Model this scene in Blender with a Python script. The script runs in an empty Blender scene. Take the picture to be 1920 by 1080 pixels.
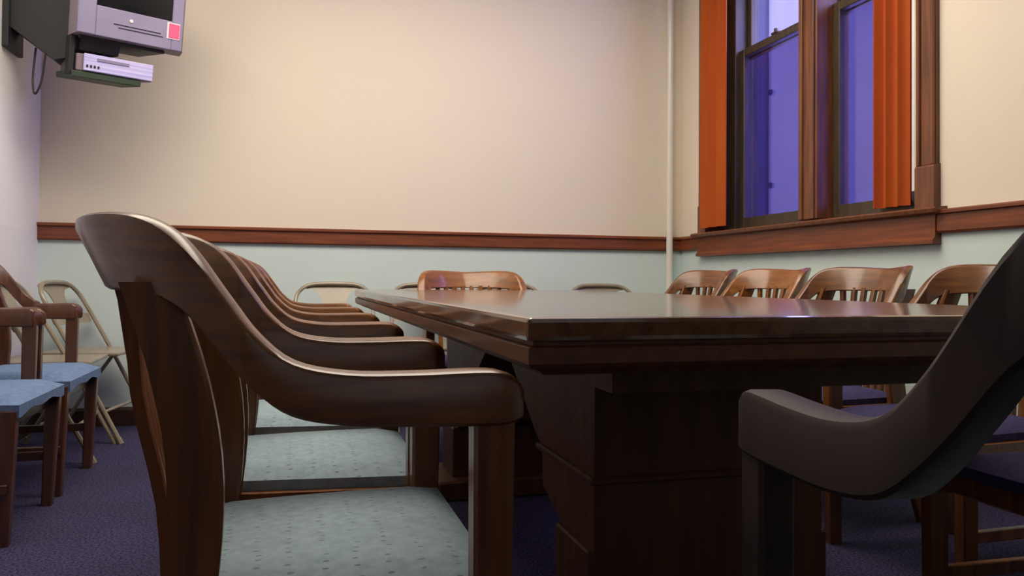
import bpy, bmesh, math, random
from mathutils import Vector, Matrix
random.seed(4)
SC = bpy.context.scene
COL = SC.collection
R = math.radians

# ---------------------------------------------------------------- camera
cam_d = bpy.data.cameras.new('camera')
cam = bpy.data.objects.new('camera', cam_d)
COL.objects.link(cam)
YAW, PITCH, ROLL = 15.46, 0.9, 0.42
_f = Vector((math.sin(R(YAW))*math.cos(R(PITCH)), math.cos(R(YAW))*math.cos(R(PITCH)), math.sin(R(PITCH))))
_r = Vector((math.cos(R(YAW)), -math.sin(R(YAW)), 0))
_u = _r.cross(_f)
_r2 = _r*math.cos(R(ROLL)) + _u*math.sin(R(ROLL))
_u2 = _u*math.cos(R(ROLL)) - _r*math.sin(R(ROLL))
cam.matrix_world = Matrix(((_r2.x, _u2.x, -_f.x, 0), (_r2.y, _u2.y, -_f.y, 0), (_r2.z, _u2.z, -_f.z, 0.80), (0, 0, 0, 1)))
cam_d.sensor_width = 36
cam_d.lens = 1500/1920*36
cam_d.shift_y = -37.5/1920
cam_d.clip_start = 0.02
SC.camera = cam

# ---------------------------------------------------------------- world, lights, exposure
w = bpy.data.worlds.new('dusk_sky'); SC.world = w
w.use_nodes = True
bg = w.node_tree.nodes['Background']
bg.inputs[0].default_value = (0.44, 0.43, 0.95, 1)
bg.inputs[1].default_value = 2.3

def area(name, loc, size, power, color, rot=(0, 0, 0)):
    l = bpy.data.lights.new(name, 'AREA'); l.shape = 'RECTANGLE'
    l.size, l.size_y = size; l.energy = power; l.color = color
    o = bpy.data.objects.new(name, l); COL.objects.link(o)
    o.location = loc; o.rotation_euler = rot
    return o
area('ceiling_lamp_far', (0.35, 2.85, 2.93), (2.8, 1.6), 98, (1.0, 0.89, 0.73))
area('camera_side_fill', (0.9, -1.9, 1.7), (2.0, 1.4), 4.5, (0.80, 0.92, 1.0), (R(90), 0, 0))  # added cool fill behind the camera to lift dark fronts, no real source
area('window_daylight', (2.85, 3.55, 1.85), (1.7, 1.4), 74, (0.45, 0.42, 1.0), (0, R(90), 0))
SC.view_settings.view_transform = 'Standard'
SC.view_settings.look = 'None'
SC.view_settings.exposure = 0.0
SC.view_settings.gamma = 1.0
SC.view_settings.use_curve_mapping = False

# ---------------------------------------------------------------- materials
def mat(name, c1, c2=None, rough=0.5, scale=(6, 6, 6), detail=4, bump=0.0, metal=0.0, coat=0.0, dist=0.0, spec=0.5, sheen=0.0):
    m = bpy.data.materials.new(name); m.use_nodes = True
    nt = m.node_tree; N = nt.nodes; L = nt.links
    p = N['Principled BSDF']
    p.inputs['Roughness'].default_value = rough
    p.inputs['Metallic'].default_value = metal
    p.inputs['Coat Weight'].default_value = coat
    p.inputs['Coat Roughness'].default_value = 0.15
    p.inputs['Specular IOR Level'].default_value = spec
    p.inputs['Sheen Weight'].default_value = sheen
    if c2 is None: c2 = tuple(v*0.88 for v in c1)
    tc = N.new('ShaderNodeTexCoord'); mp = N.new('ShaderNodeMapping'); nz = N.new('ShaderNodeTexNoise'); cr = N.new('ShaderNodeValToRGB')
    mp.inputs['Scale'].default_value = scale
    nz.inputs['Scale'].default_value = 1.0; nz.inputs['Detail'].default_value = detail; nz.inputs['Distortion'].default_value = dist
    L.new(tc.outputs['Object'], mp.inputs[0]); L.new(mp.outputs[0], nz.inputs[0]); L.new(nz.outputs[0], cr.inputs[0])
    cr.color_ramp.elements[0].color = (*c2, 1); cr.color_ramp.elements[0].position = 0.32
    cr.color_ramp.elements[1].color = (*c1, 1); cr.color_ramp.elements[1].position = 0.68
    L.new(cr.outputs[0], p.inputs['Base Color'])
    if bump:
        b = N.new('ShaderNodeBump'); b.inputs['Strength'].default_value = bump; b.inputs['Distance'].default_value = 0.004
        L.new(nz.outputs[0], b.inputs['Height']); L.new(b.outputs[0], p.inputs['Normal'])
    return m

M = {}
WC1, WC2 = (0.21, 0.080, 0.020), (0.10, 0.036, 0.014)
M['wood_v'] = mat('oak_upright_grain', WC1, WC2, 0.34, (55, 55, 4), 5, 0.03, coat=0.35)
M['wood_bow'] = mat('oak_bow_grain', WC1, WC2, 0.36, (9, 9, 60), 5, 0.02, coat=0.3)
M['wood_honey'] = mat('honey_oak', (0.29, 0.105, 0.018), (0.17, 0.058, 0.012), 0.34, (9, 9, 50), 5, 0.02, coat=0.3)
M['wood_walnut'] = mat('walnut_grain', (0.115, 0.042, 0.018), (0.060, 0.022, 0.012), 0.38, (40, 40, 6), 5, 0.02, coat=0.3)
M['wood_dark'] = mat('near_black_wood', (0.028, 0.014, 0.012), (0.015, 0.009, 0.008), 0.6, (20, 20, 20), 4, 0.02, spec=0.3)  # near black all over, much darker than the other chair woods
M['wood_top'] = mat('oak_tabletop_grain', (0.17, 0.075, 0.030), (0.085, 0.034, 0.014), 0.22, (45, 2.5, 45), 5, 0.02, coat=0.75, dist=0.4)
M['wood_edge'] = mat('oak_table_edge', (0.15, 0.052, 0.018), (0.075, 0.026, 0.011), 0.42, (45, 3, 50), 5, 0.03, coat=0.15)
M['wood_ped'] = mat('oak_pedestal', (0.13, 0.052, 0.022), (0.070, 0.028, 0.013), 0.5, (40, 40, 3), 5, 0.03)
M['rail'] = mat('stained_rail', (0.235, 0.062, 0.020), (0.13, 0.034, 0.014), 0.42, (4, 4, 60), 4, 0.02, coat=0.1)
M['casing'] = mat('stained_casing', (0.21, 0.072, 0.026), (0.10, 0.036, 0.016), 0.42, (50, 50, 4), 4, 0.03, coat=0.1)
M['sash'] = mat('dark_sash', (0.070, 0.048, 0.026), (0.034, 0.026, 0.018), 0.45, (40, 40, 5), 4, 0.02)
M['base'] = mat('dark_baseboard', (0.05, 0.022, 0.014), None, 0.5, (5, 5, 30))
M['ceiling'] = mat('ceiling_paint', (0.72, 0.69, 0.62), None, 0.9, (2, 2, 2))
M['pipe'] = mat('pipe_paint', (0.80, 0.76, 0.70), None, 0.32, (3, 3, 3), coat=0.3)
M['plastic_dark'] = mat('black_plastic', (0.018, 0.018, 0.020), None, 0.5, (20, 20, 20))
M['silver'] = mat('silver_plastic', (0.30, 0.27, 0.40), (0.25, 0.23, 0.36), 0.4, (5, 5, 5))
M['silver_side'] = mat('grey_plastic', (0.24, 0.19, 0.22), None, 0.45, (5, 5, 5))
M['vcr_face'] = mat('brushed_face', (0.74, 0.70, 1.0), (0.40, 0.38, 0.80), 0.3, (2, 2, 160), 3)
M['screen'] = mat('crt_glass', (0.012, 0.014, 0.022), None, 0.08, (2, 2, 2), coat=1.0)
M['pink'] = mat('pink_sticker', (0.85, 0.12, 0.26), None, 0.6, (20, 20, 20))
M['white'] = mat('white_paper', (0.85, 0.82, 0.82), None, 0.6, (20, 20, 20))
M['green_shelf'] = mat('dark_green_shelf', (0.035, 0.06, 0.035), None, 0.5, (20, 20, 20))
M['fold'] = mat('beige_enamel', (0.32, 0.27, 0.19), (0.26, 0.22, 0.15), 0.35, (12, 12, 12), coat=0.3)
M['fold_dark'] = mat('folding_chair_rubber', (0.03, 0.03, 0.03), None, 0.7, (12, 12, 12))
M['curtain'] = mat('orange_curtain', (0.42, 0.080, 0.001), (0.36, 0.050, 0.001), 0.9, (8, 8, 1), 2, 0.0)
M['pull'] = mat('white_wand', (0.85, 0.80, 0.76), None, 0.3, (4, 4, 4))
M['cord'] = mat('black_cable', (0.02, 0.02, 0.02), None, 0.6, (4, 4, 4))

def wall_mat(name, up, low):
    m = bpy.data.materials.new(name); m.use_nodes = True
    nt = m.node_tree; N = nt.nodes; L = nt.links; p = N['Principled BSDF']
    p.inputs['Roughness'].default_value = 0.72
    p.inputs['Specular IOR Level'].default_value = 0.3
    tc = N.new('ShaderNodeNewGeometry'); sx = N.new('ShaderNodeSeparateXYZ'); L.new(tc.outputs['Position'], sx.inputs[0])
    gt = N.new('ShaderNodeMath'); gt.operation = 'GREATER_THAN'; gt.inputs[1].default_value = 1.04; L.new(sx.outputs['Z'], gt.inputs[0])
    nz = N.new('ShaderNodeTexNoise'); nz.inputs['Scale'].default_value = 3.0; L.new(tc.outputs['Position'], nz.inputs[0])
    mx = N.new('ShaderNodeMix'); mx.data_type = 'RGBA'; L.new(gt.outputs[0], mx.inputs[0])
    mx.inputs[6].default_value = (*low, 1); mx.inputs[7].default_value = (*up, 1)
    m2 = N.new('ShaderNodeMix'); m2.data_type = 'RGBA'; m2.blend_type = 'MULTIPLY'; m2.inputs[0].default_value = 0.05
    L.new(mx.outputs[2], m2.inputs[6]); L.new(nz.outputs['Color'], m2.inputs[7]); L.new(m2.outputs[2], p.inputs['Base Color'])
    n3 = N.new('ShaderNodeTexNoise'); n3.inputs['Scale'].default_value = 140; L.new(tc.outputs['Position'], n3.inputs[0])
    b = N.new('ShaderNodeBump'); b.inputs['Strength'].default_value = 0.06; b.inputs['Distance'].default_value = 0.003
    L.new(n3.outputs[0], b.inputs['Height']); L.new(b.outputs[0], p.inputs['Normal'])
    return m
M['wall'] = wall_mat('wall_paint', (0.80, 0.72, 0.60), (0.64, 0.76, 0.74))
M['front_wall'] = mat('unseen_dark_wall', (0.10, 0.05, 0.03), None, 0.6, (30, 30, 3))  # wall out of view, colour kept dark to limit bounced light
M['wall_left'] = wall_mat('wall_paint_left', (0.84, 0.84, 0.88), (0.80, 0.80, 0.86))

def carpet_mat():
    m = bpy.data.materials.new('carpet_pile'); m.use_nodes = True
    nt = m.node_tree; N = nt.nodes; L = nt.links; p = N['Principled BSDF']
    p.inputs['Roughness'].default_value = 0.95; p.inputs['Specular IOR Level'].default_value = 0.1
    tc = N.new('ShaderNodeNewGeometry')
    n1 = N.new('ShaderNodeTexNoise'); n1.inputs['Scale'].default_value = 130; n1.inputs['Detail'].default_value = 5
    n2 = N.new('ShaderNodeTexNoise'); n2.inputs['Scale'].default_value = 3
    L.new(tc.outputs['Position'], n1.inputs[0]); L.new(tc.outputs['Position'], n2.inputs[0])
    cr = N.new('ShaderNodeValToRGB'); e = cr.color_ramp.elements
    e[0].position = 0.36; e[0].color = (0.022, 0.020, 0.060, 1); e[1].position = 0.66; e[1].color = (0.10, 0.088, 0.18, 1)
    L.new(n1.outputs[0], cr.inputs[0])
    mx = N.new('ShaderNodeMix'); mx.data_type = 'RGBA'; mx.blend_type = 'MULTIPLY'; mx.inputs[0].default_value = 0.3
    L.new(cr.outputs[0], mx.inputs[6]); L.new(n2.outputs[0], mx.inputs[7]); L.new(mx.outputs[2], p.inputs['Base Color'])
    b = N.new('ShaderNodeBump'); b.inputs['Strength'].default_value = 0.5; b.inputs['Distance'].default_value = 0.006
    L.new(n1.outputs[0], b.inputs['Height']); L.new(b.outputs[0], p.inputs['Normal'])
    return m
M['carpet'] = carpet_mat()

def cushion_mat(name, c1, c2, dot):
    m = bpy.data.materials.new(name); m.use_nodes = True
    nt = m.node_tree; N = nt.nodes; L = nt.links; p = N['Principled BSDF']
    p.inputs['Roughness'].default_value = 0.8; p.inputs['Specular IOR Level'].default_value = 0.25
    tc = N.new('ShaderNodeTexCoord')
    nz = N.new('ShaderNodeTexNoise'); nz.inputs['Scale'].default_value = 60; nz.inputs['Detail'].default_value = 5; L.new(tc.outputs['Object'], nz.inputs[0])
    cr = N.new('ShaderNodeValToRGB'); e = cr.color_ramp.elements
    e[0].position = 0.3; e[0].color = (*c2, 1); e[1].position = 0.7; e[1].color = (*c1, 1); L.new(nz.outputs[0], cr.inputs[0])
    vo = N.new('ShaderNodeTexVoronoi'); vo.feature = 'F1'; vo.inputs['Scale'].default_value = 30; vo.inputs['Randomness'].default_value = 0.18
    mp = N.new('ShaderNodeMapping'); mp.inputs['Rotation'].default_value = (0, 0, 0.0); mp.inputs['Scale'].default_value = (0.8, 2.0, 0.01)
    L.new(tc.outputs['Object'], mp.inputs[0]); L.new(mp.outputs[0], vo.inputs[0])
    lt = N.new('ShaderNodeMath'); lt.operation = 'LESS_THAN'; lt.inputs[1].default_value = 0.105; L.new(vo.outputs['Distance'], lt.inputs[0])
    n2 = N.new('ShaderNodeTexNoise'); n2.inputs['Scale'].default_value = 14; L.new(tc.outputs['Object'], n2.inputs[0])
    ml = N.new('ShaderNodeMath'); ml.operation = 'MULTIPLY'; L.new(lt.outputs[0], ml.inputs[0]); L.new(n2.outputs[0], ml.inputs[1])
    mx = N.new('ShaderNodeMix'); mx.data_type = 'RGBA'; L.new(ml.outputs[0], mx.inputs[0]); L.new(cr.outputs[0], mx.inputs[6]); mx.inputs[7].default_value = (*dot, 1)
    L.new(mx.outputs[2], p.inputs['Base Color'])
    b = N.new('ShaderNodeBump'); b.inputs['Strength'].default_value = 0.3; b.inputs['Distance'].default_value = 0.003
    L.new(nz.outputs[0], b.inputs['Height']); L.new(b.outputs[0], p.inputs['Normal'])
    return m
M['cushion'] = cushion_mat('dotted_seat_fabric', (0.29, 0.38, 0.43), (0.22, 0.30, 0.35), (0.03, 0.05, 0.09))
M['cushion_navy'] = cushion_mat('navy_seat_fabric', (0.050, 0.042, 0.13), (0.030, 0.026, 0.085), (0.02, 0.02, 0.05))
M['cushion_blue'] = cushion_mat('blue_seat_fabric', (0.16, 0.24, 0.42), (0.11, 0.18, 0.33), (0.08, 0.13, 0.28))

def glass_mat(name, tint, gl=0.06, rough=0.03):
    m = bpy.data.materials.new(name); m.use_nodes = True
    nt = m.node_tree; N = nt.nodes; L = nt.links; N.remove(N['Principled BSDF'])
    o = N['Material Output']; t = N.new('ShaderNodeBsdfTransparent'); g = N.new('ShaderNodeBsdfGlossy'); x = N.new('ShaderNodeMixShader')
    tc = N.new('ShaderNodeTexCoord'); nz = N.new('ShaderNodeTexNoise'); nz.inputs['Scale'].default_value = 3; L.new(tc.outputs['Object'], nz.inputs[0])
    mx = N.new('ShaderNodeMix'); mx.data_type = 'RGBA'; mx.inputs[6].default_value = (*tint, 1); mx.inputs[7].default_value = (*[v*0.9 for v in tint], 1)
    L.new(nz.outputs[0], mx.inputs[0]); L.new(mx.outputs[2], t.inputs[0])
    g.inputs['Roughness'].default_value = rough; x.inputs[0].default_value = gl
    L.new(t.outputs[0], x.inputs[1]); L.new(g.outputs[0], x.inputs[2]); L.new(x.outputs[0], o.inputs[0])
    return m
M['glass'] = glass_mat('window_glass', (0.95, 0.96, 1.0))
M['screen_mesh'] = glass_mat('insect_screen', (0.46, 0.42, 0.60), 0.02, 0.5)
M['facade'] = mat('neighbour_render', (0.86, 0.84, 0.86), (0.74, 0.72, 0.78), 0.9, (0.6, 1.2, 0.5), 3)
M['facade_dark'] = mat('neighbour_recess', (0.24, 0.24, 0.34), None, 0.9, (1, 1, 1))
M['facade_grey'] = mat('neighbour_pilaster', (0.42, 0.44, 0.30), None, 0.9, (1, 1, 1))

M['wood_top'].node_tree.nodes['Principled BSDF'].inputs['Coat Roughness'].default_value = 0.07

# ---------------------------------------------------------------- mesh helpers
def obj(name, bm, m, parent=None, smooth=False, loc=None):
    me = bpy.data.meshes.new(name)
    bmesh.ops.recalc_face_normals(bm, faces=bm.faces)
    bm.to_mesh(me); bm.free()
    me.materials.append(M[m])
    if smooth:
        me.polygons.foreach_set('use_smooth', [True]*len(me.polygons))
        try: me.set_sharp_from_angle(angle=R(38))
        except Exception: pass
    o = bpy.data.objects.new(name, me); COL.objects.link(o)
    if parent: o.parent = parent
    if loc: o.location = loc
    return o

def thing(name, label, cat, loc=(0, 0, 0), rz=0.0, group=None):
    o = bpy.data.objects.new(name, None); COL.objects.link(o)
    o.empty_display_size = 0.1
    o.location = loc; o.rotation_euler = (0, 0, rz)
    o['label'] = label; o['category'] = cat
    if group: o['group'] = group
    return o

def tag(o, label, cat, group=None):
    o['label'] = label; o['category'] = cat
    if group: o['group'] = group
    return o

def struct(o, label=None):
    o['kind'] = 'structure'
    if label: o['label'] = label
    return o

def dup(root, loc, rz, label):
    r = root.copy(); COL.objects.link(r); r.location = loc; r.rotation_euler = (0, 0, rz); r['label'] = label
    for ch in list(root.children):
        c = ch.copy(); COL.objects.link(c); c.parent = r
        for g in list(ch.children):
            d = g.copy(); COL.objects.link(d); d.parent = c
    return r

def box(bm, x0, x1, y0, y1, z0, z1, bev=0.0, seg=1):
    t = bmesh.new()
    bmesh.ops.create_cube(t, size=1)
    for v in t.verts:
        v.co = Vector(((x0+x1)/2+v.co.x*(x1-x0), (y0+y1)/2+v.co.y*(y1-y0), (z0+z1)/2+v.co.z*(z1-z0)))
    if bev: bmesh.ops.bevel(t, geom=t.edges[:], offset=bev, segments=seg, profile=0.6, affect='EDGES')
    merge(bm, t); return bm

def merge(bm, t):
    me = bpy.data.meshes.new('tmp'); t.to_mesh(me); t.free(); bm.from_mesh(me); bpy.data.meshes.remove(me)

def loft(bm, rings, cap=True, closed=False):
    rv = [[bm.verts.new(p) for p in r] for r in rings]
    n = len(rv[0]); k = len(rv)
    for i in range(k if closed else k-1):
        a, b = rv[i], rv[(i+1) % k]
        for j in range(n): bm.faces.new((a[j], a[(j+1) % n], b[(j+1) % n], b[j]))
    if cap and not closed:
        bm.faces.new(rv[0][::-1]); bm.faces.new(rv[-1])
    return bm

def tube(bm, pts, r, seg=10):
    pts = [Vector(p) for p in pts]; rings = []
    for i, p in enumerate(pts):
        a = pts[max(0, i-1)]; b = pts[min(len(pts)-1, i+1)]
        t = (b-a).normalized(); up = Vector((0, 0, 1)) if abs(t.z) < 0.9 else Vector((0, 1, 0))
        s = t.cross(up).normalized(); q = s.cross(t)
        rr = r[i] if isinstance(r, (list, tuple)) else r
        rings.append([p+s*math.cos(2*math.pi*k/seg)*rr+q*math.sin(2*math.pi*k/seg)*rr for k in range(seg)])
    return loft(bm, rings)

def catmull(P, n=5):
    out = []
    for i in range(len(P)-1):
        p0 = P[max(0, i-1)]; p1 = P[i]; p2 = P[i+1]; p3 = P[min(len(P)-1, i+2)]
        for k in range(n):
            t = k/n
            out.append(tuple(0.5*((2*b)+(-a+c)*t+(2*a-5*b+4*c-d)*t*t+(-a+3*b-3*c+d)*t**3) for a, b, c, d in zip(p0, p1, p2, p3)))
    out.append(tuple(P[-1])); return out

def bar(bm, p0, p1, w0, t0, w1, t1, bev=0.25):
    """tapered rectangular bar; w along x, t along y"""
    rings = []
    for p, a, b in ((p0, w0, t0), (p1, w1, t1)):
        x, y, z = p; c = min(a, b)*bev*0.5; a /= 2; b /= 2
        rings.append([Vector((x+u, y+v, z)) for u, v in ((-a+c, -b), (a-c, -b), (a, -b+c), (a, b-c), (a-c, b), (-a+c, b), (-a, b-c), (-a, -b+c))])
    return loft(bm, rings)

def prism_y(bm, prof, y0, y1):
    """closed (x, z) profile extruded along y"""
    return loft(bm, [[Vector((x, y0, z)) for x, z in prof], [Vector((x, y1, z)) for x, z in prof]])
def prism_x(bm, prof, x0, x1):
    """closed (y, z) profile extruded along x"""
    return loft(bm, [[Vector((x0, y, z)) for y, z in prof], [Vector((x1, y, z)) for y, z in prof]])

NB = bmesh.new
# ---------------------------------------------------------------- room shell
XL, XR, YB, YF, H = -1.29, 2.46, 4.75, -2.0, 3.0
WY0, WY1, WZ0, WZ1 = 2.67, 4.38, 1.09, 2.75      # window opening
T = 0.32
struct(obj('floor', box(NB(), XL-0.3, XR+T, YF-0.3, YB+0.3, -0.1, 0), 'carpet'), 'dark purple speckled carpet')
struct(obj('ceiling', box(NB(), XL-0.3, XR+T, YF-0.3, YB+0.3, H, H+0.1), 'ceiling'))
struct(obj('wall_back', box(NB(), XL-0.3, XR+T, YB, YB+0.3, 0, H), 'wall'), 'cream wall over a pale green dado')
struct(obj('wall_left', box(NB(), XL-0.3, XL, YF-0.3, YB, 0, H), 'wall_left'), 'pale lavender painted wall')
struct(obj('wall_front', box(NB(), XL, XR, YF-0.3, YF, 0, H), 'front_wall'))
b = NB()
box(b, XR, XR+T, YF-0.3, WY0, 0, H); box(b, XR, XR+T, WY1, YB, 0, H)
box(b, XR, XR+T, WY0, WY1, 0, WZ0); box(b, XR, XR+T, WY0, WY1, WZ1, H)
struct(obj('wall_right', b, 'wall'), 'cream wall with a wooden window over a pale green dado')

def rail_prof(s):   # (offset from wall, z)
    return [(0, 0.998), (s*0.018, 0.998), (s*0.024, 1.006), (s*0.024, 1.070), (s*0.036, 1.074), (s*0.036, 1.084), (s*0.030, 1.090), (0, 1.090)]
b = NB(); prism_x(b, [(YB+o, z) for o, z in rail_prof(-1)], XL, XR); struct(obj('trim_1', b, 'rail'), 'brown wooden chair rail on the back wall')
b = NB(); prism_y(b, [(XR+o, z) for o, z in rail_prof(-1)], YF, 2.585); struct(obj('trim_2', b, 'rail'), 'brown wooden chair rail right of the window')
b = NB(); prism_y(b, [(XR+o, z) for o, z in rail_prof(-1)], 4.46, YB); struct(obj('trim_3', b, 'rail'), 'short brown chair rail between window and corner')
def base_prof(s): return [(0, 0), (s*0.018, 0), (s*0.018, 0.085), (s*0.010, 0.10), (0, 0.10)]
b = NB(); prism_x(b, [(YB+o, z) for o, z in base_prof(-1)], XL, XR); struct(obj('baseboard_back', b, 'base'))
b = NB(); prism_y(b, [(XR+o, z) for o, z in base_prof(-1)], YF, YB); struct(obj('baseboard_right', b, 'base'))
b = NB(); prism_y(b, [(XL+o, z) for o, z in base_prof(1)], YF, YB); struct(obj('baseboard_left', b, 'base'))

# ---------------------------------------------------------------- window
win = bpy.data.objects.new('window_1', None); COL.objects.link(win); win.location = (XR, (WY0+WY1)/2, WZ0)
struct(win, 'double wooden sash window with orange curtains')
def wobj(name, bm, m, parent=win, smooth=False, label=None):
    for v in bm.verts: v.co -= win.location
    o = obj(name, bm, m, parent, smooth)
    if label: o['label'] = label
    return o
def casing(y0, y1, z0, z1):
    b = NB()
    box(b, XR-0.022, XR, y0, y1, z0, z1, 0.004)
    box(b, XR-0.032, XR-0.02, y0, y0+0.018, z0, z1, 0.003); box(b, XR-0.032, XR-0.02, y1-0.018, y1, z0, z1, 0.003)
    return b
wobj('casing', casing(2.583, 2.675, 1.27, 2.84), 'casing'); wobj('casing', casing(4.375, 4.462, 1.27, 2.84), 'casing')
wobj('head_casing', box(NB(), XR-0.03, XR, 2.57, 4.475, 2.75, 2.86, 0.004), 'casing')
for y0, y1 in ((2.578, 2.678), (4.372, 4.467)):
    b = NB(); prism_y(b, [(XR, 1.10), (XR-0.034, 1.10), (XR-0.034, 1.262), (XR-0.030, 1.270), (XR, 1.275)], y0, y1)
    wobj('plinth_block', b, 'casing')
# stool and apron
b = NB(); prism_y(b, [(XR+0.17, 1.115), (XR-0.055, 1.100), (XR-0.065, 1.092), (XR-0.060, 1.078), (XR-0.045, 1.072), (XR+0.02, 1.072)], 2.545, 4.505)
wobj('stool', b, 'casing')
b = NB(); prism_y(b, [(XR, 1.072), (XR-0.030, 1.072), (XR-0.030, 0.985), (XR-0.042, 0.972), (XR-0.042, 0.958), (XR, 0.955)], 2.575, 4.475)
wobj('apron', b, 'rail')
# centre mullion and jambs
b = NB(); box(b, XR-0.02, XR+0.17, 3.325, 3.47, 1.11, 2.75, 0.004)
box(b, XR-0.032, XR-0.018, 3.335, 3.36, 1.11, 2.75, 0.003); box(b, XR-0.032, XR-0.018, 3.425, 3.45, 1.11, 2.75, 0.003)
wobj('mullion', b, 'casing')
wobj('stop', box(NB(), XR+0.045, XR+0.20, 4.165, 4.37, 1.105, 2.74, 0.004), 'sash')
for y0, y1 in ((2.655, 2.69), (4.36, 4.40)): wobj('jamb', box(NB(), XR, XR+0.22, y0, y1, 1.10, 2.76, 0.002), 'casing')
wobj('head_jamb', box(NB(), XR, XR+0.22, 2.68, 4.37, 2.73, 2.76, 0.002), 'casing')
wobj('sill', box(NB(), XR+0.06, XR+0.34, 2.66, 4.40, 1.06, 1.105, 0.002), 'casing')
def sash(x, y0, y1, z0, z1, st, bot, top, with_screen=False, lock=False):
    b = NB()
    box(b, x, x+0.035, y0, y0+st, z0, z1, 0.003); box(b, x, x+0.035, y1-st, y1, z0, z1, 0.003)
    box(b, x, x+0.035, y0+st, y1-st, z0, z0+bot, 0.003); box(b, x, x+0.035, y0+st, y1-st, z1-top, z1, 0.003)
    s = wobj('sash', b, 'sash')
    p = box(NB(), x+0.014, x+0.019, y0+st-0.005, y1-st+0.005, z0+bot-0.005, z1-top+0.005)
    wobj('pane', p, 'glass', s).location = (0, 0, 0)
    if with_screen:
        q = box(NB(), x+0.085, x+0.088, y0+0.002, y1-0.002, z0+0.002, z1)
        wobj('insect_screen', q, 'screen_mesh', win)
    if lock:
        l = NB(); box(l, x-0.004, x+0.03, (y0+y1)/2-0.03, (y0+y1)/2+0.03, z1, z1+0.012, 0.003); tube(l, [(x+0.01, (y0+y1)/2, z1+0.01), (x+0.01, (y0+y1)/2, z1+0.03)], 0.011)
        wobj('sash_lock', l, 'sash', s)
for y0, y1 in ((2.69, 3.325), (3.47, 4.165)):
    sash(XR+0.075, y0, y1, 1.105, 2.16, 0.045, 0.07, 0.045, True, True)
    sash(XR+0.125, y0, y1, 2.115, 2.73, 0.04, 0.045, 0.05)
# suction rosettes stuck on the lower left pane
for z in (1.85, 1.335):
    b = NB(); tube(b, [(XR+0.086, 3.865, z), (XR+0.080, 3.865, z)], 0.017, 14); wobj('suction_cup', b, 'screen_mesh')

def curtain(x, y0, y1, z0, z1, folds, amp, name, label):
    b = NB(); n = folds*10; rf = []; rb = []
    for i in range(n+1):
        s = i/n; y = y0+(y1-y0)*s
        xx = x+amp*math.sin(s*folds*2*math.pi)+amp*0.3*math.sin(s*folds*4.1*math.pi+1)
        rf.append((xx-0.002, y)); rb.append((xx+0.002, y))
    prof = rf+rb[::-1]
    loft(b, [[Vector((u, v, z)) for u, v in prof] for z in (z0, z0+0.02, (z0+z1)/2, z1)])
    o = obj(name, b, 'curtain', None, True)
    return tag(o, label, 'curtain', 'orange curtains at the window')
curtain(XR-0.060, 4.095, 4.38, 1.125, 2.80, 3, 0.013, 'curtain', 'orange fabric curtain hanging at the far left side of the window')
curtain(XR+0.040, 2.785, 2.995, 1.13, 2.72, 3, 0.016, 'curtain', 'orange-red curtain hanging at the near right side of the window')
b = NB(); tube(b, [(XR+0.015, 2.725, 1.18), (XR+0.015, 2.725, 2.72)], 0.015, 10)
wd = tag(obj('blind_wand', b, 'pull', None, True), 'white vertical pull rod beside the right orange curtain', 'rod')
b = NB(); tube(b, [(XR+0.015, 2.725, 1.13), (XR+0.015, 2.725, 1.15), (XR+0.015, 2.725, 1.18)], [0.008, 0.016, 0.014], 10)
obj('tip', b, 'plastic_dark', wd, True)

# the neighbouring building seen through the glass
ext = thing('neighbouring_building', 'pale building wall with dark vertical recesses outside the window', 'building', (4.6, 6.2, -1.0))
def eobj(name, bm, m):
    for v in bm.verts: v.co -= Vector((4.6, 6.2, -1.0))
    return obj(name, bm, m, ext)
eobj('facade', box(NB(), 4.6, 4.9, 1.5, 13, -1, 7), 'facade')
for y0, y1, m in ((7.02, 8.8, 'facade_dark'), (3.6, 4.3, 'facade_dark')): eobj('recess_panel', box(NB(), 4.56, 4.6, y0, y1, -1, 6.5, 0.01), m)
for y0, y1, m in ((6.02, 6.32, 'facade_grey'), (9.0, 9.5, 'facade_grey'), (2.2, 2.6, 'facade_grey')): eobj('pilaster', box(NB(), 4.50, 4.6, y0, y1, -1, 7, 0.02), m)

# ---------------------------------------------------------------- conference table
TX0, TX1, TY0, TY1 = 0.272, 1.335, 0.912, 3.57
tb = thing('conference_table', 'long dark oak conference table with a thick moulded edge on block pedestals', 'table', ((TX0+TX1)/2, (TY0+TY1)/2, 0))
TC = tb.location.copy()
def tobj(name, bm, m, smooth=False, parent=None):
    for v in bm.verts: v.co -= TC
    return obj(name, bm, m, parent or tb, smooth)
tobj('tabletop', box(NB(), TX0, TX1, TY0, TY1, 0.727, 0.756, 0.006, 2), 'wood_top')
def ring_prof(bm, inset_z):
    """loft a rectangular frame: list of (inset, z)"""
    rings = []
    for i, z in inset_z:
        rings.append([Vector((TX0+i, TY0+i, z)), Vector((TX1-i, TY0+i, z)), Vector((TX1-i, TY1-i, z)), Vector((TX0+i, TY1-i, z))])
    return loft(bm, rings)
b = NB(); ring_prof(b, [(0.010, 0.7272), (0.010, 0.722), (0.002, 0.719), (0.002, 0.700), (0.008, 0.694), (0.022, 0.690), (0.030, 0.684), (0.05, 0.681)])
tobj('edge_moulding', b, 'wood_edge')
tobj('underframe', box(NB(), TX0+0.20, TX1-0.20, TY0+0.22, TY1-0.22, 0.63, 0.683), 'wood_ped')
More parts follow.
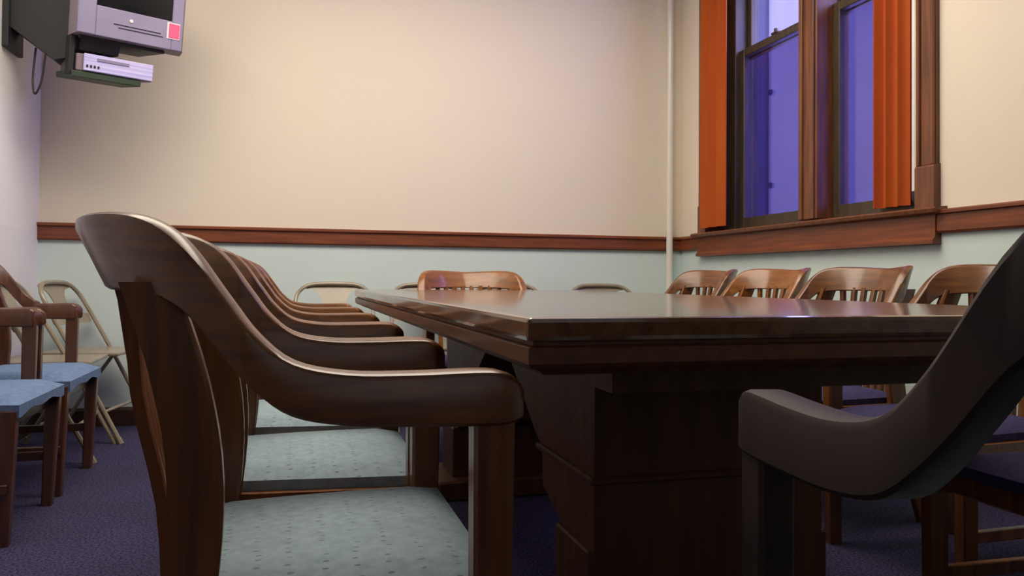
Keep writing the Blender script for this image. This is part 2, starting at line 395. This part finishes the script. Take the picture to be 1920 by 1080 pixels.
def pedestal(ya, s):
    """ya outer face y, s=+1 grows to +y"""
    b = NB()
    X0, X1 = 0.60, 1.137
    def yy(d): return ya+s*d
    # corbel with ogee underside (profile in y, z)
    pr = [(0, 0.683), (0.74, 0.683), (0.74, 0.63), (0.66, 0.585), (0.56, 0.52), (0.47, 0.46), (0.40, 0.415), (0.36, 0.40), (0, 0.40)]
    prism_x(b, [(yy(u), z) for u, z in pr], X0, X1)
    c = tobj('corbel', b, 'wood_ped')
    tobj('collar', box(NB(), X0-0.012, X1+0.012, min(yy(-0.012), yy(0.37)), max(yy(-0.012), yy(0.37)), 0.386, 0.401, 0.004), 'wood_ped')
    b = NB(); pr = [(0, 0.387), (0.35, 0.387), (0.34, 0.30), (0.20, 0.25), (0.0, 0.25)]
    prism_x(b, [(yy(u), z) for u, z in pr], X0, X1)
    tobj('block', b, 'wood_ped')
    tobj('column', box(NB(), X0-0.03+0.015, X1+0.015, min(yy(0.0), yy(0.20)), max(yy(0.0), yy(0.20)), 0.07, 0.252, 0.004), 'wood_ped')
    tobj('foot', box(NB(), X0-0.08, X1+0.08, min(yy(-0.05), yy(0.27)), max(yy(-0.05), yy(0.27)), 0.0, 0.072, 0.008), 'wood_ped')
pedestal(1.53, 1); pedestal(3.12, -1)

# ---------------------------------------------------------------- armchairs
BOW = [  # x, y, z top, z bottom, thickness, lean
    (0.270, 0.262, 0.668, 0.632, 0.036, 0.0), (0.262, 0.266, 0.683, 0.626, 0.044, 0.0), (0.235, 0.269, 0.691, 0.624, 0.046, 0.0),
    (0.140, 0.271, 0.690, 0.627, 0.046, 0.0), (0.065, 0.270, 0.692, 0.631, 0.045, 0.0), (0.005, 0.267, 0.705, 0.643, 0.043, 0.0),
    (-0.035, 0.262, 0.737, 0.672, 0.040, 0.002), (-0.066, 0.255, 0.778, 0.707, 0.038, 0.004), (-0.104, 0.243, 0.832, 0.755, 0.035, 0.008),
    (-0.134, 0.222, 0.864, 0.776, 0.032, 0.016), (-0.168, 0.182, 0.877, 0.783, 0.030, 0.026), (-0.208, 0.112, 0.877, 0.785, 0.028, 0.038), (-0.230, 0.0, 0.871, 0.785, 0.028, 0.044)]
def bow(shift=0.0, cut=None):
    half = [(p[0], p[1]*0.95)+tuple(p[2:]) for p in catmull(BOW, 4)]
    if shift: half = [((p[0]-shift if p[0] > 0.1 else p[0]-shift*max(0, p[0])/0.1),)+tuple(p[1:]) for p in half]
    st = half+[(p[0], -p[1])+tuple(p[2:]) for p in half[-2::-1]]
    b = NB(); rings = []
    for i, (x, y, zt, zb, th, ln) in enumerate(st):
        a = st[max(0, i-1)]; c = st[min(len(st)-1, i+1)]
        t = Vector((c[0]-a[0], c[1]-a[1], 0)).normalized(); n = Vector((-t.y, t.x, 0))
        if n.dot(Vector((x-0.02, y, 0))) < 0: n = -n
        h = th/2; r = 0.009; P = Vector((x, y, 0))
        pr = [(-h, zb+0.004), (-h+0.004, zb), (h-0.004, zb), (h, zb+0.004), (h, zt-r), (h-r*0.35, zt-r*0.3), (h-r, zt), (-h+r, zt), (-h+r*0.35, zt-r*0.3), (-h, zt-r)]
        rings.append([P+n*(u+ln*(z-zb)/(zt-zb))+Vector((0, 0, z)) for u, z in pr])
    return loft(b, rings)

def cushion(x0, x1, yh0, yh1, z0, z1, wav=0.0, crown=0.010):
    """seat pad: trapezoid (yh0 rear half width, yh1 front half width), domed top"""
    b = NB(); nx, ny = 14, 16
    def pt(i, j, top):
        u = i/nx; v = j/ny*2-1
        x = x0+(x1-x0)*u; yh = yh0+(yh1-yh0)*u; y = yh*v
        e = min(1, min(u, 1-u)*nx/2.0)*min(1, (1-abs(v))*ny/4.0)
        e = max(0, e)
        z = z0 if not top else z0+(z1-z0)*(0.55+0.45*math.sqrt(e))+crown*(1-v*v)*(1-(2*u-1)**2)
        if not top and wav: z += wav*(math.sin(u*8+v*2.3)+math.sin(v*7.1+u*5))*0.5
        return Vector((x, y, z))
    tv = [[b.verts.new(pt(i, j, True)) for j in range(ny+1)] for i in range(nx+1)]
    bv = [[b.verts.new(pt(i, j, False)) for j in range(ny+1)] for i in range(nx+1)]
    for i in range(nx):
        for j in range(ny):
            b.faces.new((tv[i][j], tv[i+1][j], tv[i+1][j+1], tv[i][j+1])); b.faces.new((bv[i][j], bv[i][j+1], bv[i+1][j+1], bv[i+1][j]))
    for i in range(nx):
        b.faces.new((tv[i][0], bv[i][0], bv[i+1][0], tv[i+1][0])); b.faces.new((tv[i+1][ny], bv[i+1][ny], bv[i][ny], tv[i][ny]))
    for j in range(ny):
        b.faces.new((tv[0][j+1], bv[0][j+1], bv[0][j], tv[0][j])); b.faces.new((tv[nx][j], bv[nx][j], bv[nx][j+1], tv[nx][j+1]))
    return b

def crest_x(y):
    half = catmull(BOW, 6); y = abs(y)
    best = min(half[30:], key=lambda p: abs(p[1]-y)); return best[0], best[3]

def armchair(label, group, wall_style=False, bow_mat='wood_bow', wood='wood_v', seat='cushion'):
    t = thing('wooden_armchair', label, 'chair', (0, 0, 0), 0, group)
    obj('arm_bow', bow(0.10 if wall_style else 0), bow_mat, t, True)
    # back slats
    for k in range(8):
        y = (k-3.5)*0.042
        cx, cz = crest_x(y*1.02)
        bx = -0.162+0.30*y*y/0.16*0.25
        pts = [(bx+0.010, y*0.93, 0.395), (bx+0.002, y*0.95, 0.52), (bx-0.028, y*0.98, 0.66), (cx+0.002, y*1.02, cz+0.012)]
        b = NB(); P = catmull(pts, 3)
        loft(b, [[Vector((x+u, yy+v, z)) for u, v in ((-0.007, -0.010), (0.007, -0.010), (0.009, -0.006), (0.009, 0.006), (0.007, 0.010), (-0.007, 0.010))] for x, yy, z in P])
        obj('slat', b, wood, t, True)
    for s in (-1, 1):
        # wide outer back posts running down into rear legs
        b = NB(); P = catmull([(-0.205, 0.238, 0.0), (-0.150, 0.226, 0.22), (-0.112, 0.216, 0.42), (-0.104, 0.213, 0.56), (-0.122, 0.212, 0.68), (-0.160, 0.203, 0.795)], 4)
        n = len(P)
        loft(b, [[Vector((x+u*(1.0 if i > 5 else 0.8), s*(y+v), z)) for u, v in ((-0.030, -0.014), (0.026, -0.014), (0.031, -0.009), (0.031, 0.009), (0.026, 0.014), (-0.030, 0.014))] for i, (x, y, z) in enumerate(P)])
        obj('leg', b, wood, t, True)
        b = NB()
        if wall_style:
            bar(b, (0.215, s*0.225, 0.0), (0.228, s*0.232, 0.40), 0.034, 0.034, 0.046, 0.046); obj('leg', b, wood, t)
            b = NB(); bar(b, (0.142, s*0.252, 0.36), (0.145, s*0.253, 0.640), 0.042, 0.030, 0.046, 0.034); obj('arm_post', b, wood, t)
        else:
            bar(b, (0.240, s*0.252, 0.0), (0.242, s*0.253, 0.640), 0.042, 0.036, 0.052, 0.038); obj('leg', b, wood, t)
    b = NB()
    box(b, 0.195, 0.219, -0.245, 0.245, 0.345, 0.402, 0.003); box(b, -0.15, -0.126, -0.20, 0.20, 0.345, 0.402, 0.003)
    for s in (-1, 1):
        loft(b, [[Vector((-0.10, s*y, z)) for y, z in ((0.195, 0.345), (0.218, 0.345), (0.218, 0.402), (0.195, 0.402))], [Vector((0.222, s*y, z)) for y, z in ((0.225, 0.345), (0.248, 0.345), (0.248, 0.402), (0.225, 0.402))]])
    obj('seat_frame', b, wood, t)
    for s in (-1, 1):
        b = NB(); bar(b, (0, 0, 0), (0, 0, 0.36), 0.03, 0.018, 0.03, 0.018)
        for v in b.verts: v.co = Vector((-0.155+v.co.z*1.07, s*(0.232+0.03*v.co.z)+v.co.y, 0.17+v.co.x))
        obj('stretcher', b, wood, t)
    if wall_style: obj('seat', cushion(-0.135, 0.258, 0.20, 0.246, 0.388, 0.445, 0.010, 0.008), 'cushion_blue', t, True)
    else: obj('seat', cushion(-0.145, 0.262, 0.190, 0.232, 0.398, 0.440, 0.0, 0.008), seat, t, True)
    return t

G1 = 'wooden armchairs around the conference table'
left_lab = ['nearest dark wooden armchair at the left side of the table with pale dotted seat', 'second nearest armchair along the left side of the table',
            'middle armchair of the five along the left side of the table', 'fourth armchair from the camera along the left side of the table',
            'farthest armchair along the left side of the table by its far corner']
proto = armchair(left_lab[0], G1)
proto.location = (0.0, 1.217, 0)
for k in range(1, 5): dup(proto, (0.0, 1.217+0.562*k, 0), 0, left_lab[k])
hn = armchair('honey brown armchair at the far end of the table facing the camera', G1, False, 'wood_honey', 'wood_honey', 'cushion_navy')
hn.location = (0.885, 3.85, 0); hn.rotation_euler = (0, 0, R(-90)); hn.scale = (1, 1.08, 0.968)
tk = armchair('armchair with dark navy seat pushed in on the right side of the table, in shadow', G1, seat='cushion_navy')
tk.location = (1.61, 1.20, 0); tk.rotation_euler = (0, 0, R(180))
dk = armchair('near black armchair in the right foreground at the near end of the table', G1, False, 'wood_dark', 'wood_dark')
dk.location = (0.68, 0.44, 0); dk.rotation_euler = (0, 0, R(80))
right_lab = ['wooden armchair by the right wall, nearest and cut off by the foreground chair', 'whole wooden armchair by the right wall below the right half of the window',
             'honey brown armchair by the right wall below the left half of the window', 'farthest wooden armchair by the right wall next to the corner pipe']
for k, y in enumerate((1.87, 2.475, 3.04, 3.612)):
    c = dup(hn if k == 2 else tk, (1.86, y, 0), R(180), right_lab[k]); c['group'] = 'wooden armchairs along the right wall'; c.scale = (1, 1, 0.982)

G2 = 'blue seated armchairs along the left wall'
wp = armchair('blue seated wooden armchair by the left wall, nearer one cut by the frame', G2, True, 'wood_walnut', 'wood_walnut')
wp.location = (-1.03, 2.93, 0)
dup(wp, (-1.03, 3.50, 0), 0, 'blue seated wooden armchair by the left wall, farther one before the folding chair')

# ---------------------------------------------------------------- folding chairs
def folding(label):
    t = thing('folding_chair', label, 'chair', (0, 0, 0), 0, 'beige metal folding chairs along the walls')
    r = 0.011; W = 0.215
    half = [(0.235, W, 0.0), (0.12, W, 0.22), (0.0, W, 0.45), (-0.10, W-0.004, 0.63), (-0.142, W-0.012, 0.705), (-0.165, W-0.040, 0.745), (-0.178, W-0.085, 0.768), (-0.182, 0.06, 0.775), (-0.183, 0.0, 0.776)]
    H2 = catmull(half, 3); pts = H2+[(x, -y, z) for x, y, z in H2[-2::-1]]
    b = NB(); tube(b, pts, r, 8); obj('front_frame', b, 'fold', t, True)
    for s in (-1, 1):
        b = NB(); tube(b, [(-0.22, s*(W-0.028), 0.0), (-0.10, s*(W-0.028), 0.20), (0.06, s*(W-0.028), 0.425)], 0.010, 8); obj('rear_leg', b, 'fold', t, True)
        for x, y in ((0.235, W), (-0.22, W-0.028)):
            b = NB(); tube(b, [(x, s*y, 0.0), (x-(0.015 if x > 0 else -0.015), s*y, 0.03)], 0.0135, 8); obj('foot_cap', b, 'fold', t, True)
    b = NB(); tube(b, [(-0.17, -W+0.028, 0.085), (-0.17, W-0.028, 0.085)], 0.008, 8); obj('crossbar', b, 'fold', t, True)
    b = NB(); tube(b, [(0.155, -W, 0.155), (0.155, W, 0.155)], 0.008, 8); obj('crossbar', b, 'fold', t, True)
    # back panel with two side openings
    prof = [(0.775, 0.10), (0.765, 0.160), (0.756, 0.180), (0.746, 0.150), (0.736, 0.105), (0.715, 0.080), (0.680, 0.066), (0.645, 0.070), (0.622, 0.105), (0.610, 0.205), (0.575, 0.205), (0.565, 0.195)]
    b = NB(); rings = []
    for z, h in prof:
        x = -0.182+(0.775-z)*0.48
        cols = []
        for k in range(9):
            v = (k/8*2-1)*h; cols.append((x-0.02*(1-(v/0.21)**2), v))
        rings.append([Vector((u-0.0025, v, z)) for u, v in cols]+[Vector((u+0.0025, v, z)) for u, v in cols[::-1]])
    loft(b, rings); obj('backrest', b, 'fold', t, True)
    b = NB(); box(b, -0.19, 0.205, -0.185, 0.185, 0.418, 0.436, 0.008, 2); obj('seat', b, 'fold', t)
    return t
fc = folding('beige metal folding chair behind the blue seated armchairs, its side rail in view')
fc.location = (-0.97, 4.475, 0); fc.rotation_euler = (0, 0, R(-10))
dup(fc, (-1.04, 4.02, 0), 0, 'beige folding chair mostly hidden behind the farther blue seated armchair')
for cx, lab in ((0.235, 'beige folding chair against the back wall left of the table corner'), (0.76, 'folding chair against the back wall, left one behind the far end armchair'),
                (1.235, 'folding chair against the back wall, right one behind the far end armchair'), (1.835, 'folding chair against the back wall near the white pipe')):
    dup(fc, (cx, 4.42, 0), R(-90), lab)

# ---------------------------------------------------------------- pipe in the corner
pp = thing('heating_pipe', 'thin white painted pipe rising by the right end of the back wall', 'pipe', (2.353, 4.70, 0))
b = NB(); tube(b, [(0, 0, 0), (0, 0, 1.5), (0, 0, 3.0)], 0.021, 20); obj('riser', b, 'pipe', pp, True)
b = NB(); tube(b, [(0, 0, 0), (0, 0, 0.012)], 0.045, 20); obj('floor_collar', b, 'pipe', pp, True)

# ---------------------------------------------------------------- television and recorder
A = Vector((-0.942, 3.978, 1.906)); RZ = math.atan2(0.471, 0.882)
tv = thing('television', 'silver grey tube television with a pink sticker hung high in the left corner', 'television', A, RZ)
tv.rotation_euler = (R(9), 0, RZ)
W_, H_ = 0.475, 0.46
# local: x right, y back, z up
b = NB()
loft(b, [[Vector((x, y, z)) for x, z in ((0+i, 0+i), (W_-i, 0+i), (W_-i, H_-i), (0+i, H_-i))] for i, y in ((0.006, 0.0), (0.0, 0.008), (-0.012, 0.07), (-0.012, 0.085))])
fr = obj('front_housing', b, 'silver_side', tv)
# bezel: frame around the screen, deeper chin
b = NB(); sx0, sx1, sz0, sz1 = 0.075, 0.412, 0.135, 0.415
box(b, 0.0, sx0, -0.014, 0.004, 0, H_, 0.004); box(b, sx1, W_-0.012, -0.014, 0.004, 0, H_, 0.004)
box(b, sx0, sx1, -0.014, 0.004, 0, sz0, 0.003); box(b, sx0, sx1, -0.014, 0.004, sz1, H_, 0.003)
bz = obj('bezel', b, 'silver', tv)
b = NB(); n = 10; g = []
for i in range(n+1):
    g.append([b.verts.new(Vector((sx0+(sx1-sx0)*i/n, -0.004-0.010*(1-(2*i/n-1)**2)*(1-(2*j/n-1)**2), sz0+(sz1-sz0)*j/n))) for j in range(n+1)])
for i in range(n):
    for j in range(n): b.faces.new((g[i][j], g[i+1][j], g[i+1][j+1], g[i][j+1]))
bmesh.ops.solidify(b, geom=b.faces[:], thickness=0.004)
obj('screen', b, 'screen', tv, True)
b = NB(); loft(b, [[Vector((x, y, z)) for x, z in ((a, c), (W_-a, c), (W_-a, H_-a*0.5), (a, H_-a*0.5))] for a, c, y in ((0.0, 0.004, 0.085), (0.02, 0.01, 0.20), (0.07, 0.05, 0.33), (0.09, 0.07, 0.40))])
obj('rear_housing', b, 'plastic_dark', tv)
b = NB(); tube(b, [(0.225, -0.014, 0.095), (0.225, -0.017, 0.095)], 0.008, 12); obj('emblem', b, 'white', bz)
b = NB(); box(b, 0.15, 0.36, -0.0165, -0.013, 0.066, 0.069); box(b, 0.17, 0.37, -0.0165, -0.013, 0.052, 0.055)
obj('front_flap', b, 'plastic_dark', bz)
b = NB(); box(b, 0.388, 0.448, -0.0165, -0.0135, 0.052, 0.128); st = obj('sticker', b, 'white', bz)
b = NB(); box(b, 0.396, 0.446, -0.0175, -0.016, 0.056, 0.124); obj('sticker_face', b, 'pink', bz)

mt = thing('television_bracket', 'black steel wall bracket carrying the television and the recorder', 'bracket', (-1.29, 4.30, 1.95))
def mobj(name, bm, m='plastic_dark'):
    for v in bm.verts: v.co -= mt.location
    return obj(name, bm, m, mt)
mobj('wall_plate', box(NB(), -1.288, -1.262, 4.14, 4.36, 1.86, 2.40, 0.004))
b = NB(); prism_y(b, [(-1.265, 1.96), (-1.08, 1.82), (-1.00, 1.84), (-1.00, 2.35), (-1.265, 2.35)], 4.17, 4.30); mobj('arm', b)
# tray under the television, following its turn
def turn(bm, tilt=9):
    mx = Matrix.Translation(A) @ Matrix.Rotation(RZ, 4, 'Z') @ Matrix.Rotation(R(tilt), 4, 'X')
    bmesh.ops.transform(bm, matrix=mx, verts=bm.verts); return bm
mobj('tray', turn(box(NB(), 0.02, 0.40, 0.03, 0.40, -0.020, -0.004, 0.003)))
b = NB(); prism_x(b, [(0.03, -0.018), (0.40, -0.018), (0.36, -0.07), (0.06, -0.07)], 0.03, 0.20); mobj('bracket_box', turn(b))
mobj('hanger', turn(box(NB(), -0.010, 0.012, 0.05, 0.12, -0.185, -0.01, 0.003)))
mobj('lower_shelf', turn(box(NB(), 0.0, 0.30, 0.028, 0.30, -0.196, -0.168, 0.003)), 'green_shelf')
vc = thing('video_recorder', 'slim silver video recorder on the bracket below the television', 'recorder', A, RZ)
vc.rotation_euler = (R(9), 0, RZ)
b = NB(); box(b, 0.018, 0.35, 0.035, 0.30, -0.166, -0.088, 0.004); obj('case', b, 'silver_side', vc)
b = NB(); box(b, 0.045, 0.35, 0.022, 0.036, -0.162, -0.084, 0.003); fp = obj('front_panel', b, 'vcr_face', vc)
b = NB(); box(b, 0.10, 0.24, 0.019, 0.023, -0.112, -0.098, 0.001); obj('tape_slot', b, 'silver', vc)
for k in range(4):
    b = NB(); box(b, 0.055+k*0.016, 0.063+k*0.016, 0.019, 0.023, -0.146, -0.134, 0.001); obj('button', b, 'plastic_dark', vc)
b = NB(); tube(b, catmull([(-1.17, 4.22, 1.88), (-1.175, 4.20, 1.74), (-1.165, 4.18, 1.665), (-1.150, 4.17, 1.66), (-1.130, 4.17, 1.72), (-1.115, 4.17, 1.85)], 5), 0.005, 8)
tag(obj('cable', b, 'cord', None, True), 'thin black cable looping below the television bracket', 'cable')
